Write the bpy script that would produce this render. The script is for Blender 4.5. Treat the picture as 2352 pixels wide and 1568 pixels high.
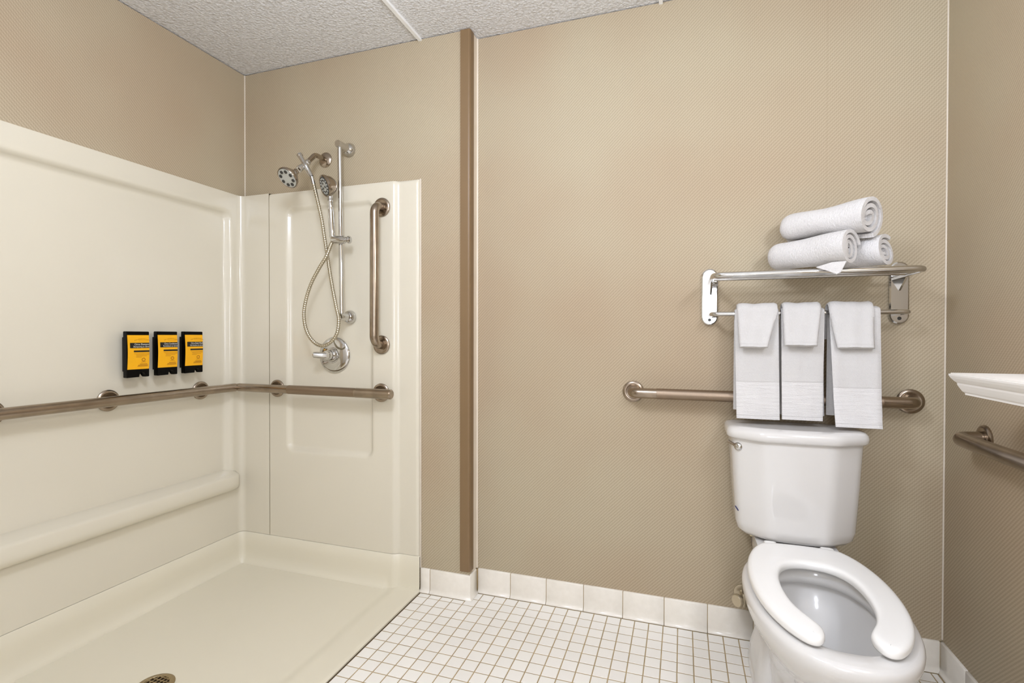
import bpy, bmesh, math, random
from mathutils import Vector, Matrix
random.seed(7)
for o in list(bpy.data.objects):
    bpy.data.objects.remove(o)
SC = bpy.context.scene
COL = SC.collection
PI = math.pi

# ------------------------------------------------------------------ camera
cam = bpy.data.cameras.new('camera')
cam.sensor_width = 36.0
cam.lens = 1165.286 / 2352 * 36.0
cam.clip_start = 0.02
camo = bpy.data.objects.new('camera', cam)
COL.objects.link(camo)
YAW, PITCH, ROLL = 0.32414, 0.00927, 0.00169
fw = Vector((-math.sin(YAW)*math.cos(PITCH), math.cos(YAW)*math.cos(PITCH), -math.sin(PITCH)))
rt0 = Vector((math.cos(YAW), math.sin(YAW), 0)); up0 = rt0.cross(fw)
rt = rt0*math.cos(ROLL) + up0*math.sin(ROLL); up = rt.cross(fw)
camo.matrix_world = Matrix(((rt.x, up.x, -fw.x, 2.01457), (rt.y, up.y, -fw.y, -2.00152), (rt.z, up.z, -fw.z, 1.08632), (0, 0, 0, 1)))
SC.camera = camo

# ------------------------------------------------------------------ world, lamps, exposure
w = bpy.data.worlds.new('world'); SC.world = w; w.use_nodes = True
w.node_tree.nodes['Background'].inputs[0].default_value = (1.0, 0.95, 0.88, 1)
w.node_tree.nodes['Background'].inputs[1].default_value = 0.25

def globe(name, loc, power, radius, color):
    l = bpy.data.lights.new(name, 'POINT'); l.energy = power; l.shadow_soft_size = radius; l.color = color
    o = bpy.data.objects.new(name, l); COL.objects.link(o); o.location = loc
    return o
# lamp globes on the right wall, the dome lamp on the ceiling and added fill lights behind the camera, all outside the frame
WB = (0.93, 1.0, 1.155)
for yy in (-1.15, -1.38, -1.61):
    globe('wall_globe_light', (2.68, yy, 1.72), 7.0, 0.06, WB)
globe('ceiling_dome_light', (1.45, -1.45, 2.08), 37, 0.15, WB)
for zz in (1.05, 1.35):  # invented fill, not a room fixture; evens out the lower walls
    globe('rear_fill_light', (2.25, -2.60, zz), 8.5, 0.12, WB)
SC.view_settings.view_transform = 'Standard'
SC.view_settings.look = 'None'
SC.view_settings.gamma = 1.0
SC.view_settings.use_curve_mapping = False
SC.view_settings.exposure = 0.0

# ------------------------------------------------------------------ materials
def lin(c):
    return tuple(((v/255)/12.92 if v/255 <= 0.04045 else ((v/255+0.055)/1.055)**2.4) for v in c) + (1,)

class NT:
    def __init__(s, name):
        s.m = bpy.data.materials.new(name); s.m.use_nodes = True
        s.t = s.m.node_tree; s.b = s.t.nodes['Principled BSDF']
    def n(s, typ, **kw):
        nd = s.t.nodes.new(typ)
        for k, v in kw.items(): setattr(nd, k, v)
        return nd
    def l(s, a, b): s.t.links.new(a, b)
    def math(s, op, a, b=None, c=None):
        nd = s.n('ShaderNodeMath', operation=op)
        for i, v in enumerate((a, b, c)):
            if v is None: continue
            if isinstance(v, (int, float)): nd.inputs[i].default_value = v
            else: s.l(v, nd.inputs[i])
        return nd.outputs[0]
    def coords(s): return s.n('ShaderNodeTexCoord').outputs['Object']
    def noise(s, scale, detail=3, rough=0.55, vec=None):
        nd = s.n('ShaderNodeTexNoise'); nd.inputs['Scale'].default_value = scale
        nd.inputs['Detail'].default_value = detail; nd.inputs['Roughness'].default_value = rough
        s.l(vec if vec is not None else s.coords(), nd.inputs['Vector'])
        return nd.outputs['Fac']
    def ramp(s, fac, stops):
        nd = s.n('ShaderNodeValToRGB'); s.l(fac, nd.inputs[0]); e = nd.color_ramp.elements
        e[0].position, e[0].color = stops[0]; e[1].position, e[1].color = stops[1]
        for p, c in stops[2:]:
            x = e.new(p); x.color = c
        return nd.outputs[0]
    def bump(s, h, strength, dist):
        nd = s.n('ShaderNodeBump'); nd.inputs['Strength'].default_value = strength
        nd.inputs['Distance'].default_value = dist; s.l(h, nd.inputs['Height'])
        s.l(nd.outputs[0], s.b.inputs['Normal'])
    def set(s, color=None, rough=None, metal=None, coat=None, spec=None):
        if color is not None: s.b.inputs['Base Color'].default_value = color
        if rough is not None: s.b.inputs['Roughness'].default_value = rough
        if metal is not None: s.b.inputs['Metallic'].default_value = metal
        if coat is not None: s.b.inputs['Coat Weight'].default_value = coat; s.b.inputs['Coat Roughness'].default_value = 0.08
        if spec is not None: s.b.inputs['Specular IOR Level'].default_value = spec

def simple(name, c, rough=0.5, metal=0.0, coat=0.0, var=0.04, scale=6.0, bump=None):
    k = NT(name); k.set(rough=rough, metal=metal, coat=coat)
    base = lin(c); a = tuple(v*(1-var) for v in base[:3])+(1,); b = tuple(min(1, v*(1+var)) for v in base[:3])+(1,)
    k.l(k.ramp(k.noise(scale), [(0.3, a), (0.7, b)]), k.b.inputs['Base Color'])
    if bump:
        k.bump(k.noise(bump[0], 4), bump[1], bump[2])
    return k.m

def wallpaper():
    k = NT('wallpaper')
    sep = k.n('ShaderNodeSeparateXYZ'); k.l(k.coords(), sep.inputs[0])
    x, y, z = sep.outputs
    u = k.math('SUBTRACT', x, y)
    # woven diagonal: strong rib one way, weaker threads across it
    p1 = k.math('SINE', k.math('MULTIPLY', k.math('SUBTRACT', z, u), 2*PI/0.0125))
    p2 = k.math('SINE', k.math('MULTIPLY', k.math('ADD', z, u), 2*PI/0.0125))
    pr = k.math('MULTIPLY_ADD', p1, 0.30, 0.5)
    pat = k.math('MULTIPLY_ADD', k.math('MULTIPLY', p2, p1), 0.16, pr)
    fine = k.math('MULTIPLY_ADD', k.noise(180, 2), 0.35, pat)
    fine = k.math('SUBTRACT', fine, 0.17)
    c = k.ramp(fine, [(0.1, lin((167, 154, 133))), (0.95, lin((191, 178, 157)))])
    big = k.ramp(k.noise(1.3, 2), [(0.35, lin((247, 238, 228))), (0.65, lin((255, 255, 248)))])
    mx = k.n('ShaderNodeMix', data_type='RGBA', blend_type='MULTIPLY'); mx.inputs[0].default_value = 1.0
    k.l(c, mx.inputs[6]); k.l(big, mx.inputs[7])
    seam = k.math('MULTIPLY', k.math('LESS_THAN', k.math('ABSOLUTE', k.math('SUBTRACT', x, 2.4815)), 0.0012), 0.12)
    m2 = k.n('ShaderNodeMix', data_type='RGBA'); k.l(seam, m2.inputs[0]); k.l(mx.outputs[2], m2.inputs[6]); m2.inputs[7].default_value = lin((120, 100, 76))
    k.l(m2.outputs[2], k.b.inputs['Base Color'])
    k.set(rough=0.62, spec=0.3)
    k.bump(fine, 0.25, 0.0008)
    return k.m

def ceiling_mat():
    k = NT('popcorn_ceiling')
    v = k.n('ShaderNodeTexVoronoi'); v.inputs['Scale'].default_value = 95; k.l(k.coords(), v.inputs['Vector'])
    h = k.math('SUBTRACT', k.noise(75, 5, 0.65), k.math('MULTIPLY', v.outputs['Distance'], 0.5))
    k.l(k.ramp(h, [(0.0, lin((222, 220, 217))), (0.6, lin((250, 250, 250)))]), k.b.inputs['Base Color'])
    k.set(rough=0.95, spec=0.1)
    k.bump(h, 0.9, 0.011)
    return k.m

def tile_mat(name, c, jitter, rough=0.22):
    k = NT(name); oi = k.n('ShaderNodeObjectInfo')
    base = lin(c)
    a = tuple(v*(1-jitter) for v in base[:3])+(1,); b = tuple(min(1, v*(1+jitter)) for v in base[:3])+(1,)
    r = k.ramp(oi.outputs['Random'], [(0, a), (1, b)])
    mott = k.ramp(k.noise(40, 3), [(0.3, (0.95, 0.945, 0.935, 1)), (0.7, (1, 1, 1, 1))])
    mx = k.n('ShaderNodeMix', data_type='RGBA', blend_type='MULTIPLY'); mx.inputs[0].default_value = 1.0
    k.l(r, mx.inputs[6]); k.l(mott, mx.inputs[7]); k.l(mx.outputs[2], k.b.inputs['Base Color'])
    k.set(rough=rough)
    return k.m

def towel_mat(name, rib, border=None):
    k = NT(name); k.set(rough=0.95, spec=0.1)
    c = k.n('ShaderNodeTexCoord').outputs['UV']
    mp = k.n('ShaderNodeMapping'); k.l(c, mp.inputs[0]); mp.inputs['Scale'].default_value = rib
    n1 = k.noise(1.0, 3, 0.6, mp.outputs[0]); n2 = k.noise(420, 2)
    amp = 0.8
    if border:
        sep = k.n('ShaderNodeSeparateXYZ'); k.l(c, sep.inputs[0]); v = sep.outputs[1]
        amp = k.math('MULTIPLY_ADD', k.math('LESS_THAN', v, border), 0.75, 0.15)
        line = k.math('LESS_THAN', k.math('ABSOLUTE', k.math('SUBTRACT', v, border)), 0.0014)
        hem = k.math('LESS_THAN', k.math('ABSOLUTE', k.math('SUBTRACT', v, 0.011)), 0.0012)
        cut = k.math('MULTIPLY', k.math('ADD', line, hem), 0.55)
        h = k.math('SUBTRACT', k.math('ADD', k.math('MULTIPLY', n1, amp), k.math('MULTIPLY', n2, 0.4)), cut)
    else:
        h = k.math('ADD', k.math('MULTIPLY', n1, 0.8), k.math('MULTIPLY', n2, 0.4))
    k.l(k.ramp(h, [(0.1, lin((202, 199, 196))), (0.7, lin((220, 217, 215)))]), k.b.inputs['Base Color'])
    k.bump(h, 0.8, 0.0045)
    return k.m

def brushed(name, c, rough, sc):
    k = NT(name); k.set(metal=1.0, rough=rough)
    mp = k.n('ShaderNodeMapping'); k.l(k.coords(), mp.inputs[0]); mp.inputs['Scale'].default_value = sc
    n = k.noise(1.0, 2, 0.5, mp.outputs[0])
    b = lin(c)
    k.l(k.ramp(n, [(0.3, tuple(v*0.88 for v in b[:3])+(1,)), (0.7, tuple(min(1, v*1.1) for v in b[:3])+(1,))]), k.b.inputs['Base Color'])
    k.bump(n, 0.02, 0.0003)
    return k.m

M = {}
M['paper'] = wallpaper()
M['white'] = simple('white_paint', (240, 236, 230), 0.4, var=0.01)
M['ceiling'] = ceiling_mat()
M['batten'] = simple('painted_batten', (246, 246, 244), 0.4)
M['shower'] = simple('cream_fibreglass', (220, 213, 195), 0.22, coat=0.3, var=0.015, scale=1.5)
M['pan'] = simple('cream_fibreglass_pan', (228, 221, 201), 0.3, coat=0.15, var=0.02, scale=1.6)
M['mosaic'] = tile_mat('white_mosaic', (247, 244, 238), 0.02, 0.3)
M['basetile'] = tile_mat('cream_wall_tile', (242, 236, 225), 0.012, 0.18)
M['grout'] = simple('tan_grout', (172, 152, 116), 0.9, var=0.18, scale=14)
M['caulk'] = simple('white_caulk', (214, 203, 186), 0.6)
M['strip'] = simple('pale_edge_strip', (228, 216, 198), 0.5)
M['seam'] = simple('panel_seam', (176, 162, 130), 0.7)
M['guard'] = simple('tan_plastic', (128, 103, 72), 0.42, var=0.02)
M['dark'] = simple('dark_gap', (60, 48, 34), 0.9, var=0.2)
M['chrome'] = simple('chrome', (205, 204, 202), 0.07, metal=1.0, var=0.02)
M['nickel'] = simple('aged_chrome', (168, 156, 142), 0.16, metal=1.0, var=0.06)
M['steel'] = brushed('brushed_steel', (160, 146, 130), 0.25, (25, 25, 25))
M['knurl'] = brushed('peened_steel', (150, 133, 115), 0.42, (900, 900, 900))
M['hose'] = simple('metal_hose', (190, 182, 162), 0.24, metal=1.0, var=0.05)
M['porcelain'] = simple('white_porcelain', (219, 216, 212), 0.1, coat=0.4, var=0.008)
M['seat'] = simple('white_seat_plastic', (244, 242, 238), 0.22, coat=0.2, var=0.006)
M['water'] = simple('bowl_water', (196, 196, 190), 0.03, var=0.01)
M['black'] = simple('black_plastic', (5, 4, 4), 0.22, var=0.1)
M['black'].node_tree.nodes['Principled BSDF'].inputs['Specular IOR Level'].default_value = 0.12
M['yellow'] = simple('yellow_label', (246, 178, 8), 0.4, var=0.03, scale=20)
M['labelink'] = simple('black_ink', (20, 14, 8), 0.5)
M['brownink'] = simple('brown_ink', (166, 104, 8), 0.5)
M['whiteink'] = simple('white_ink', (240, 236, 225), 0.5)
M['blueink'] = simple('blue_ink', (30, 34, 90), 0.5)
M['towel'] = towel_mat('white_terry', (9, 110, 1), 0.125)
M['cloth'] = towel_mat('white_washcloth_terry', (40, 60, 1), 0.0001)
M['waffle'] = towel_mat('white_rolled_terry', (110, 190, 1))
M['white'] = simple('white_paint', (240, 236, 230), 0.4, var=0.01)
M['greyface'] = simple('grey_spray_face', (188, 188, 180), 0.35, var=0.03)
M['darkface'] = simple('dark_spray_face', (60, 58, 54), 0.35, var=0.1)
M['brass'] = simple('old_valve_metal', (196, 184, 160), 0.35, metal=0.8, var=0.08)
M['braid'] = simple('grey_braided_hose', (120, 108, 94), 0.45, metal=0.6, var=0.1, scale=300)
M['nut'] = simple('cream_plastic_nut', (226, 216, 182), 0.4)
M['drain'] = brushed('drain_metal', (178, 160, 128), 0.35, (300, 300, 300))

# ------------------------------------------------------------------ helpers
ORG = {}
def tag(o, label=None, cat=None, group=None, kind=None):
    if label: o['label'] = label
    if cat: o['category'] = cat
    if group: o['group'] = group
    if kind: o['kind'] = kind
    return o
def thing(name, loc, label, cat, group=None):
    o = bpy.data.objects.new(name, None); COL.objects.link(o); o.location = loc
    o.empty_display_size = 0.05
    ORG[o.name] = Vector(loc)
    return tag(o, label, cat, group)
def mk(name, verts, faces, mat, parent=None, smooth=True, origin=None, uvs=None, angle=40):
    """one mesh object; verts in world space"""
    org = ORG[parent.name] if parent else Vector(origin or (0, 0, 0))
    me = bpy.data.meshes.new(name)
    me.from_pydata([tuple(Vector(v) - org) for v in verts], [], faces)
    if uvs:
        uv = me.uv_layers.new(name='uv')
        for lp in me.loops: uv.data[lp.index].uv = uvs[lp.vertex_index]
    bm = bmesh.new(); bm.from_mesh(me)
    bmesh.ops.recalc_face_normals(bm, faces=bm.faces)
    for f in bm.faces: f.smooth = smooth
    if smooth:
        for e in bm.edges:
            if len(e.link_faces) == 2 and e.calc_face_angle(0) > math.radians(angle): e.smooth = False
    bm.to_mesh(me); bm.free()
    me.materials.append(mat)
    o = bpy.data.objects.new(name, me); COL.objects.link(o)
    if parent: o.parent = parent
    else: o.location = org
    ORG[o.name] = org
    return o
class G:
    """collects shapes for one mesh"""
    def __init__(s): s.v = []; s.f = []
    def add(s, v, f):
        n = len(s.v); s.v += [Vector(p) for p in v]; s.f += [tuple(i+n for i in q) for q in f]; return s
    def box(s, a, b):
        x0, y0, z0 = a; x1, y1, z1 = b
        return s.add([(x0,y0,z0),(x1,y0,z0),(x1,y1,z0),(x0,y1,z0),(x0,y0,z1),(x1,y0,z1),(x1,y1,z1),(x0,y1,z1)],
                     [(0,3,2,1),(4,5,6,7),(0,1,5,4),(1,2,6,5),(2,3,7,6),(3,0,4,7)])
    def tube(s, pts, r, seg=16, caps=True):
        v, f = tube(pts, r, seg, caps); return s.add(v, f)
    def lathe(s, prof, org, axis, seg=28):
        v, f = lathe(prof, org, axis, seg); return s.add(v, f)
    def loft(s, rings, cap0=True, cap1=True):
        n = len(rings[0]); s.ringn = n; v = [p for r in rings for p in r]; f = []
        for i in range(len(rings)-1):
            for j in range(n):
                k = (j+1) % n; f.append((i*n+j, i*n+k, (i+1)*n+k, (i+1)*n+j))
        if cap0: f.append(tuple(reversed(range(n))))
        if cap1: f.append(tuple(range((len(rings)-1)*n, len(rings)*n)))
        return s.add(v, f)
    def caps(s):
        # close the first and last ring of a loft whose outline is a concave band, by ear clipping
        from mathutils.geometry import tessellate_polygon
        n = s.ringn; m = len(s.v)
        for base in (0, m-n):
            for tri in tessellate_polygon([[Vector((p.x, p.y, 0)) for p in s.v[base:base+n]]]):
                s.f.append(tuple(base+i for i in tri))
        return s
    def make(s, name, mat, parent=None, **kw): return mk(name, s.v, s.f, mat, parent, **kw)
def frame(ax):
    ax = Vector(ax).normalized()
    h = Vector((0, 0, 1)) if abs(ax.z) < 0.9 else Vector((1, 0, 0))
    a = ax.cross(h).normalized(); return a, ax.cross(a).normalized(), ax
def lathe(prof, org, axis, seg=28):
    a, b, c = frame(axis); org = Vector(org); v = []; f = []
    for r, h in prof:
        for j in range(seg):
            t = 2*PI*j/seg; v.append(org + c*h + (a*math.cos(t) + b*math.sin(t))*max(r, 1e-5))
    for i in range(len(prof)-1):
        for j in range(seg):
            k = (j+1) % seg; f.append((i*seg+j, i*seg+k, (i+1)*seg+k, (i+1)*seg+j))
    f.append(tuple(reversed(range(seg)))); f.append(tuple(range((len(prof)-1)*seg, len(prof)*seg)))
    return v, f
def tube(pts, r, seg=16, caps=True):
    P = [Vector(p) for p in pts]; n = len(P); v = []; f = []
    R = r if isinstance(r, (list, tuple)) else [r]*n
    T = [(P[min(i+1, n-1)] - P[max(i-1, 0)]).normalized() for i in range(n)]
    a, b, _ = frame(T[0])
    for i in range(n):
        if i:
            q = T[i-1].rotation_difference(T[i]); a = q @ a
        a = (a - T[i]*a.dot(T[i])).normalized(); b = T[i].cross(a)
        for j in range(seg):
            t = 2*PI*j/seg; v.append(P[i] + (a*math.cos(t) + b*math.sin(t))*R[i])
    for i in range(n-1):
        for j in range(seg):
            k = (j+1) % seg; f.append((i*seg+j, i*seg+k, (i+1)*seg+k, (i+1)*seg+j))
    if caps:
        f.append(tuple(reversed(range(seg)))); f.append(tuple(range((n-1)*seg, n*seg)))
    return v, f
def fillet(pts, rad, n=8):
    P = [Vector(p) for p in pts]; out = [P[0]]
    for i in range(1, len(P)-1):
        a = (P[i-1]-P[i]); b = (P[i+1]-P[i]); la, lb = a.length, b.length; a.normalize(); b.normalize()
        ang = a.angle(b); d = min(rad/math.tan(ang/2), la*0.49, lb*0.49)
        p0 = P[i]+a*d; p2 = P[i]+b*d
        # true arc
        rr = d*math.tan(ang/2); cdir = (a+b).normalized(); c = P[i]+cdir*(rr/math.sin(ang/2))
        u = (p0-c); wv = (p2-c); tot = u.angle(wv); axis = u.cross(wv).normalized()
        for k in range(n+1): out.append(c + Matrix.Rotation(tot*k/n, 3, axis) @ u)
    out.append(P[-1]); return out
def spline(pts, n=8):
    P = [Vector(p) for p in pts]; out = []
    for i in range(len(P)-1):
        p0 = P[max(i-1, 0)]; p1 = P[i]; p2 = P[i+1]; p3 = P[min(i+2, len(P)-1)]
        for k in range(n):
            t = k/n
            out.append(0.5*((2*p1)+(p2-p0)*t+(2*p0-5*p1+4*p2-p3)*t*t+(3*p1-p0-3*p2+p3)*t**3))
    out.append(P[-1]); return out
def chaikin(pts, it=2):
    for _ in range(it):
        q = []
        for i in range(len(pts)):
            a = pts[i]; b = pts[(i+1) % len(pts)]
            q.append(tuple(a[k]*0.75+b[k]*0.25 for k in range(len(a)))); q.append(tuple(a[k]*0.25+b[k]*0.75 for k in range(len(a))))
        pts = q
    return pts
def bevel(o, width, seg=2, angle=35):
    m = o.modifiers.new('bevel', 'BEVEL'); m.width = width; m.segments = seg; m.limit_method = 'ANGLE'; m.angle_limit = math.radians(angle)
    m.harden_normals = False
    return o
def sst(a, b, x):
    t = min(1, max(0, (x-a)/(b-a))); return t*t*(3-2*t)
def rbox(x, y, cx, cy, hx, hy, r):
    qx = abs(x-cx)-hx+r; qy = abs(y-cy)-hy+r
    return min(max(qx, qy), 0)+math.hypot(max(qx, 0), max(qy, 0))-r
def gridmesh(us, vs, fn):
    v = [fn(u, w_) for w_ in vs for u in us]; n = len(us)
    f = [(j*n+i, j*n+i+1, (j+1)*n+i+1, (j+1)*n+i) for j in range(len(vs)-1) for i in range(n-1)]
    return v, f
def lsp(a, b, n): return [a+(b-a)*i/(n-1) for i in range(n)]

# ------------------------------------------------------------------ room shell
XR, H, YF, STEP = 2.821, 2.35, -2.75, -0.075
XC = 1.182                       # corner where the plumbing wall steps back
WT = 2.346
HB0 = 0.101
def struct(name, g, mat, **kw): return tag(g.make(name, mat, smooth=False, **kw), kind='structure')
g = G().box((-0.16, YF-0.1, 1.752), (0, 0.1, WT)); g.box((-0.16, YF-0.1, -0.06), (-0.055, 0.1, 1.752))
g.box((-0.055, YF-0.1, -0.06), (0, -1.66, 1.752))
struct('wall_left', g, M['paper'])
g = G().box((0, STEP, 0.0), (XC, 0.12, WT)); g.box((XC, 0, 0.0), (XR, 0.12, WT))
wall_back = struct('wall_back', g, M['paper'])
struct('wall_right', G().box((XR, YF-0.1, 0.0), (XR+0.1, 0.12, WT)), M['paper'])
struct('wall_front', G().box((-0.06, YF-0.1, 0.0), (XR+0.1, YF, WT)), M['white'])
struct('ceiling', G().box((-0.16, YF-0.1, H), (XR+0.1, 0.12, H+0.08)), M['ceiling'])
tag(G().box((0.947, YF, H-0.011), (0.961, STEP, H+0.002)).make('trim_1', M['batten'], smooth=False), kind='structure')
tag(G().box((1.925, YF, H-0.011), (1.939, 0.0, H+0.002)).make('trim_2', M['batten'], smooth=False), kind='structure')
# caulk beads in the corners
tag(G().tube([(0.001, STEP-0.001, 1.757), (0.001, STEP-0.001, WT)], 0.0035, 8).make('trim_3', M['caulk']), kind='structure')
tag(G().tube([(XR-0.001, -0.001, 0.105), (XR-0.001, -0.001, WT)], 0.003, 8).make('trim_4', M['caulk']), kind='structure')
tag(G().box((XC-0.001, -0.042, HB0), (XC+0.0028, 0.0, WT)).tube([(XC+0.005, -0.002, HB0), (XC+0.005, -0.002, WT)], 0.004, 8).make('trim_5', M['strip']), kind='structure')
# tan corner guard over the outer corner of the plumbing wall
g = G()
prof = [(1.1425, STEP), (1.1425, STEP-0.0055), (1.177, STEP-0.0055), (1.1835, STEP-0.004), (1.1865, STEP+0.002), (1.1865, STEP+0.034), (1.182, STEP+0.034), (1.182, STEP)]
g.loft([[(x, y, 0.113) for x, y in prof], [(x, y, WT+0.001) for x, y in prof]])
tag(g.make('trim_6', M['guard'], smooth=False), 'tan plastic corner guard on the stepped wall edge', kind='structure')

# ------------------------------------------------------------------ floor with mosaic tiles
FX0 = 0.964
floor = struct('floor', G().box((FX0, YF, -0.06), (XR, 0.12, -0.0011)), M['grout'])
struct('subfloor', G().box((-0.16, YF-0.1, -0.12), (FX0, 0.12, -0.045)), M['grout']).name = 'floor_under_pan'
PXT, PYT = 0.05197, 0.0525
OX, OY = 1.0151, -0.0697
GR = 0.0037
def front_y(x): return STEP-0.019 if x < XC+0.012 else -0.019
tm = bpy.data.meshes.new('mosaic_tile')
bm = bmesh.new()
t0, t1 = 0.5, 0.468
vv = []
for hs, z in ((t0, -0.004), (t0, -0.0007), (t1, 0.0)):
    vv.append([bm.verts.new((sx*hs, sy*hs, z)) for sx, sy in ((-1,-1),(1,-1),(1,1),(-1,1))])
for i in range(2):
    for j in range(4): bm.faces.new((vv[i][j], vv[i][(j+1) % 4], vv[i+1][(j+1) % 4], vv[i+1][j]))
bm.faces.new(vv[2]); bm.to_mesh(tm); bm.free(); tm.materials.append(M['mosaic'])
def proj(p):
    d = Vector(p) - camo.matrix_world.translation; z = d.dot(fw)
    if z < 0.05: return None
    return 1176 + 1165.286*d.dot(rt)/z, 784 - 1165.286*d.dot(up)/z, z
rects = []
for i in range(-2, 40):
    for j in range(-2, 52):
        x0 = max(OX+i*PXT, FX0+0.001); x1 = min(OX+(i+1)*PXT, XR-0.02)
        y1 = min(OY-(j-1)*PYT, 0); y0 = OY-j*PYT
        y1 = min(y1, front_y((x0+x1)/2)); y0 = max(y0, YF)
        if x1-x0 < 0.012 or y1-y0 < 0.012: continue
        rects.append((x0+GR/2, x1-GR/2, y0+GR/2, y1-GR/2))
def vis(r):
    c = proj(((r[0]+r[1])/2, (r[2]+r[3])/2, 0))
    if not c or not (-40 < c[0] < 2392 and c[1] < 1610): return 0
    hid = 2.255 < (r[0]+r[1])/2 and -0.55 < (r[2]+r[3])/2 < -0.05 and c[0] < 2060
    if hid: return 0.0
    return (r[1]-r[0])*(r[3]-r[2])/c[2]**3
rects.sort(key=vis, reverse=True)
rest = G()
for n, (x0, x1, y0, y1) in enumerate(rects):
    if n < 300:
        o = bpy.data.objects.new('mosaic_tile', tm); COL.objects.link(o); o.parent = floor
        o.location = ((x0+x1)/2, (y0+y1)/2, random.uniform(-0.0001, 0.0001)); o.scale = (x1-x0, y1-y0, 1)
        o.rotation_euler = (random.gauss(0, 0.0025), random.gauss(0, 0.0025), random.gauss(0, 0.006))
    else:
        e = 0.0015
        rest.add([(x0,y0,-.004),(x1,y0,-.004),(x1,y1,-.004),(x0,y1,-.004),(x0,y0,-.0007),(x1,y0,-.0007),(x1,y1,-.0007),(x0,y1,-.0007),
                  (x0+e,y0+e,0),(x1-e,y0+e,0),(x1-e,y1-e,0),(x0+e,y1-e,0)],
                 [(0,1,5,4),(1,2,6,5),(2,3,7,6),(3,0,4,7),(4,5,9,8),(5,6,10,9),(6,7,11,10),(7,4,8,11),(8,9,10,11)])
tag(rest.make('mosaic_field', M['mosaic'], floor, smooth=False), kind='stuff')

# ------------------------------------------------------------------ tiled baseboards
HB = 0.1
def base_profile():          # (out from wall, z)
    pts = [(0, 0.0005)]
    pts += [(0.0175, 0.0005), (0.0172, 0.003), (0.0135, 0.006), (0.0105, 0.0105), (0.009, 0.017), (0.0085, 0.03)]
    pts += [(0.0085, HB-0.004), (0.0075, HB-0.0012), (0.005, HB), (0, HB)]
    return pts
def base_tile(parent, p0, p1, nrm, mit0=0, mit1=0):
    p0 = Vector(p0); p1 = Vector(p1); d = (p1-p0).normalized(); nrm = Vector(nrm); g = G()
    pr = base_profile(); e = 0.0012
    rings = []
    for t, sh in ((e, 0.0012), (e+0.0012, 0), ((p1-p0).length-e-0.0012, 0), ((p1-p0).length-e, 0.0012)):
        rings.append([p0 + d*t + nrm*max(0, o-sh*(o > 0.002)) + Vector((0, 0, min(z, HB-sh) if z > 0.05 else z)) for o, z in pr])
    if mit0:
        for k in (0, 1): rings[k] = [q - d*(mit0*pr[i][0]) for i, q in enumerate(rings[k])]
    if mit1:
        for k in (2, 3): rings[k] = [q + d*(mit1*pr[i][0]) for i, q in enumerate(rings[k])]
    g.loft(rings); o = g.make('base_tile', M['basetile'], parent, smooth=True, angle=50); return o
bb = struct('baseboard_back', G().box((0.958, STEP-0.0065, 0), (XC+0.0065, STEP, HB-0.002)).box((XC, STEP, 0), (XC+0.0065, 0, HB-0.002)).box((XC, -0.0065, 0), (XR, 0, HB-0.002)), M['grout'])
for a, b in ((0.959, 1.0045), (1.0045, XC)): base_tile(bb, (a, STEP, 0), (b, STEP, 0), (0, -1, 0), mit1=1.0 if b == XC else 0)
base_tile(bb, (XC, STEP, 0), (XC, -0.0085, 0), (1, 0, 0), mit0=1.0, mit1=-0.6)
xs = [XC+0.011] + [1.3393+0.1535*i for i in range(0, 10)] + [XR-0.009]
for a, b in zip(xs[:-1], xs[1:]):
    if b-a > 0.02: base_tile(bb, (a, 0, 0), (b, 0, 0), (0, -1, 0))
br = struct('baseboard_right', G().box((XR-0.0065, -1.7, 0), (XR, 0, HB-0.002)), M['grout'])
for i in range(11):
    base_tile(br, (XR, -0.004-0.1535*i, 0), (XR, -0.004-0.1535*(i+1), 0), (-1, 0, 0))

# ------------------------------------------------------------------ shower surround
YB = -0.103                      # face of the plumbing wall panel
ZT, ZS = 1.756, 0.152            # top edge, seam above the pan
sur = thing('shower_side_panel', (0.0, -0.85, ZS), 'long cream shower wall panel with moulded ledge behind the soap dispensers', 'shower panel')
sub = thing('shower_end_panel', (0.56, STEP, ZS), 'cream shower wall panel with recessed field behind the slide rail', 'shower panel')
# side panel wraps the inner corner up to the vertical seam
RF = 0.028
path = []
Y0 = -1.62
n1 = 170
for i in range(n1): path.append(((0.004, Y0+(YB-RF-Y0)*i/n1), (1, 0)))
for i in range(11):
    a = PI - (PI/2)*i/10
    path.append(((0.004+RF+RF*math.cos(a), YB-RF+RF*math.sin(a)), (-math.cos(a), -math.sin(a))))
for i in range(1, 15): path.append(((0.004+RF+(0.1715-0.004-RF)*i/14, YB), (0, -1)))
zs = lsp(ZS-0.0005, ZT, 190)
def side_pt(k, z):
    (x, y), (nx, ny) = path[k]
    d = 0
    if nx > 0.99:
        s = rbox(y, z, -0.885, 1.05, 0.715, 0.612, 0.03)      # recessed field
        d = -0.030*(1-sst(-0.012, 0.014, s))
        if z < 0.45: d = -0.030*(1-sst(-0.012, 0.014, rbox(y, 0.6, -0.885, 1.05, 0.715, 0.612, 0.03)))*sst(0.36, 0.40, z)
    e = sst(ZT-0.012, ZT, z); d -= 0.0*e
    return Vector((x+nx*d, y+ny*d, z))
v, f = gridmesh(list(range(len(path))), zs, side_pt)
# return the top edge back to the wall
n = len(path); top = len(v)
for k in range(n):
    (x, y), (nx, ny) = path[k]; v.append(Vector((x-nx*0.01, y-ny*0.03, ZT+0.003)))
for k in range(n-1): f.append(((len(zs)-1)*n+k, (len(zs)-1)*n+k+1, top+k+1, top+k))
o = mk('panel', v, f, M['shower'], sur, angle=60)
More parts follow.
